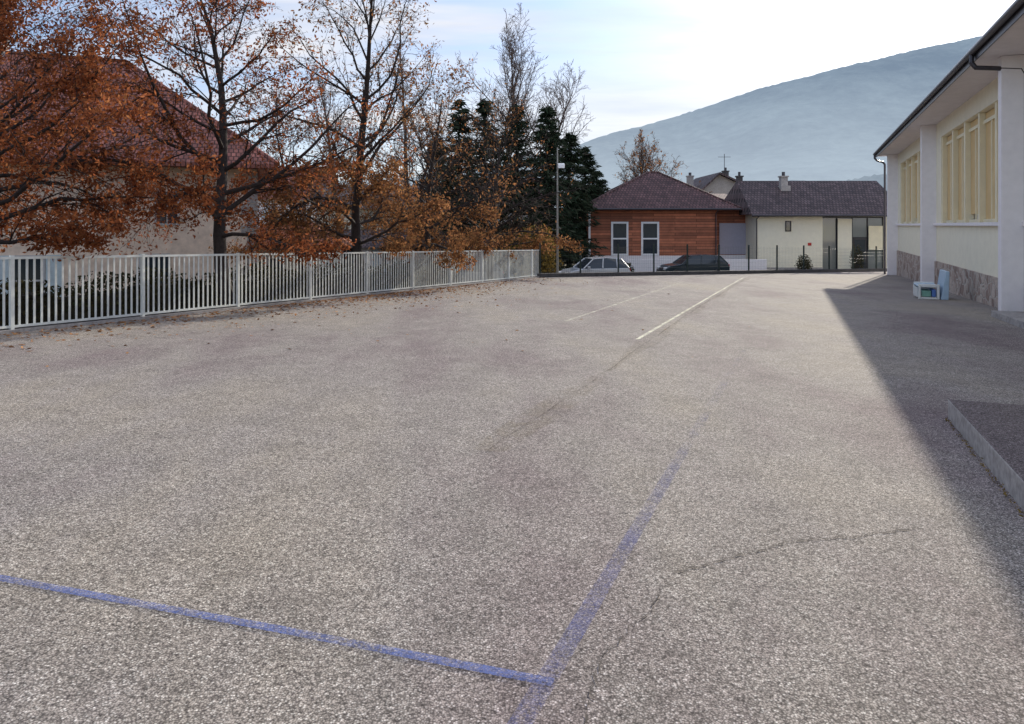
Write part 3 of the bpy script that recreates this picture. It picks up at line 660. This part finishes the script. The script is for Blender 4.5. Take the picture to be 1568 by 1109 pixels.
n=260; uu=rng.uniform(3,7.7,n); C=np.stack([1.19*CT+uu*ST+rng.normal(size=n)*.012,-1.19*ST+uu*CT,-SL*uu+rng.uniform(0,.03,n)],1)
V,F=cards(C,.012,rng,.4); fast('moss_tufts',V,F,M['olive'])

# ---------------------------------------------------------------- mountain
def hazemat(name,hlow,hhigh,z0,z1,c,sc=.03):  # aerial haze painted on as emission, lighter towards the foot of the slope
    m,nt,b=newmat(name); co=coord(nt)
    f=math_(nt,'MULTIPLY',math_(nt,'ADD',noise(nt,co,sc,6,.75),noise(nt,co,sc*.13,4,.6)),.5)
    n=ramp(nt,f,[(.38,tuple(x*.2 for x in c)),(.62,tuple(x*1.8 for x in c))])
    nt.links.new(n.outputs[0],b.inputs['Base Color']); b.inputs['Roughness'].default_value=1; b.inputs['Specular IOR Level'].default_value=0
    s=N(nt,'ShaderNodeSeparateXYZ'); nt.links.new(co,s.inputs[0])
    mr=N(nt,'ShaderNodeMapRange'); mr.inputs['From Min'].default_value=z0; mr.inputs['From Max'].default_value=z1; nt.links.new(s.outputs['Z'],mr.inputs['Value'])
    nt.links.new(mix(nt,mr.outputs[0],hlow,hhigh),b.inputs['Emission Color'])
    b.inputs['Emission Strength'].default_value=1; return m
RG=[(-4000,120),(-1780,90),(-600,130),(-190,170),(60,230),(230,281),(330,318),(491,364),(673,418),(945,498),(1173,556),(1400,612),(1627,655),(1782,677),(2400,720),(4000,640),(6000,500)]
rx=[a for a,b in RG]; rh=[b for a,b in RG]
def fbm2(X,Yv,s,seed,oct=6):
    g=np.random.default_rng(seed); out=0
    for k in range(oct):
        for _ in range(2):
            an=g.uniform(0,6.28); ph=g.uniform(0,6.28); fx=s*1.95**k
            out=out+np.sin((X*math.cos(an)+Yv*math.sin(an))*fx+ph)*.5**k*.5
    return out
def hillmesh(name,xs,ridge,y0,y1,nt_,amp,s,mat,shrink=.75,seed=1,p=.85):
    V=[];g=np.random.default_rng(seed)
    rj=ridge+fbm2(xs,0*xs,s*2,seed)*6+g.normal(size=len(xs))*(1.0 if y1>1500 else .6)
    for t in np.linspace(0,1,nt_):
        yy=y0+(y1-y0)*t; z=-10+(rj+10)*t**p+fbm2(xs,yy+0*xs,s,seed+5)*amp*(1-t)*t*4
        V.append(np.stack([xs*(shrink+(1-shrink)*t),yy+0*xs,z],1))
    V=np.concatenate(V); nx=len(xs); i=(np.arange(nx-1)[None,:]+np.arange(nt_-1)[:,None]*nx).ravel()
    fast(name,V,np.stack([i,i+1,i+nx+1,i+nx],1),mat,smooth=True)
xs=np.linspace(-4000,6000,900)
hillmesh('mountain',xs,np.interp(xs,rx,rh),1300,2500,70,40,.004,hazemat('haze_glow_forest_slope',(.42,.5,.59),(.2,.27,.365),30,520,(.07,.075,.06),.022),seed=3)
xs=np.linspace(-200,1400,400); h=np.interp(xs,[-200,150,260,330,420,520,700,1400],[5,20,38,58,64,70,95,120])
hillmesh('wooded_hill',xs,h,650,900,24,3,.02,hazemat('haze_glow_wood_near',(.3,.36,.43),(.24,.3,.37),0,70,(.07,.07,.06),.08),1,8)

# ---------------------------------------------------------------- light, sky, camera
AZ=R(32); EL=R(20)
S=Vector((math.sin(AZ)*math.cos(EL),math.cos(AZ)*math.cos(EL),math.sin(EL)))
sun=bpy.data.lights.new('sun','SUN'); sun.energy=5; sun.angle=R(.6); sun.color=(1,.92,.78)
so=bpy.data.objects.new('sun',sun); so.rotation_euler=S.to_track_quat('Z','Y').to_euler(); so.location=(20,30,30); link(so)
w=bpy.data.worlds.new('World'); scene.world=w; w.use_nodes=True; nt=w.node_tree; bg=nt.nodes['Background']
sky=N(nt,'ShaderNodeTexSky',sky_type='NISHITA'); sky.sun_disc=False; sky.sun_elevation=EL; sky.sun_rotation=AZ; sky.air_density=1.0; sky.dust_density=.8; sky.ozone_density=2.5
tc=nt.nodes.new('ShaderNodeTexCoord').outputs['Generated']
sp=N(nt,'ShaderNodeSeparateXYZ'); nt.links.new(tc,sp.inputs[0])
za=math_(nt,'ADD',math_(nt,'MAXIMUM',sp.outputs[2],0.0),.12)
cm=N(nt,'ShaderNodeCombineXYZ'); nt.links.new(math_(nt,'DIVIDE',sp.outputs[0],za),cm.inputs[0]); nt.links.new(math_(nt,'DIVIDE',sp.outputs[1],za),cm.inputs[1])
mp=N(nt,'ShaderNodeMapping'); nt.links.new(cm.outputs[0],mp.inputs[0]); mp.inputs['Scale'].default_value=(.45,1.2,1); mp.inputs['Rotation'].default_value=(0,0,.35)
n1=noise(nt,mp.outputs[0],.9,5,.58)
cl=ramp(nt,n1,[(.42,.0),(.64,.95)])
hz=ramp(nt,sp.outputs[2],[(0,.96),(.17,.85),(.3,0)])
hx=N(nt,'ShaderNodeMapRange'); hx.inputs['From Min'].default_value=-.45; hx.inputs['From Max'].default_value=.15; hx.inputs['To Min'].default_value=.4; hx.inputs['To Max'].default_value=1; nt.links.new(sp.outputs[0],hx.inputs['Value'])
cf=math_(nt,'MAXIMUM',cl.outputs[0],math_(nt,'MULTIPLY',hz.outputs[0],hx.outputs[0]))
shade=ramp(nt,noise(nt,mp.outputs[0],1.5,5,.6),[(.36,(5.2,5.5,6.2)),(.6,(6.7,6.7,6.9))])
upb=ramp(nt,sp.outputs[2],[(.3,1.0),(.62,1.35)])
bk=N(nt,'ShaderNodeMapRange'); bk.inputs['From Min'].default_value=.1; bk.inputs['From Max'].default_value=-.5; bk.inputs['To Min'].default_value=1; bk.inputs['To Max'].default_value=1.6; nt.links.new(sp.outputs[1],bk.inputs['Value'])
br=math_(nt,'MAXIMUM',upb.outputs[0],bk.outputs[0])  # unseen clouds overhead and behind the camera brightened for added ambient fill
cb=N(nt,'ShaderNodeCombineXYZ'); [nt.links.new(br,cb.inputs[i]) for i in range(3)]
skyc=mix(nt,1.0,sky.outputs[0],(1.0,1.1,1.3),'MULTIPLY')
cloud=mix(nt,1.0,shade.outputs[0],cb.outputs[0],'MULTIPLY')
col=mix(nt,cf,skyc,cloud)
nt.links.new(col,bg.inputs[0]); bg.inputs[1].default_value=.14
cam=bpy.data.cameras.new('camera'); co=bpy.data.objects.new('camera',cam); link(co); co.location=(0,0,EYE); co.rotation_euler=(R(90),0,0)
cam.sensor_width=36; cam.lens=36*1100/1568; cam.shift_y=-209.5/1568; cam.clip_end=30000; cam.clip_start=.05
scene.camera=co
scene.view_settings.view_transform='Standard'; scene.view_settings.look='None'; scene.view_settings.exposure=0
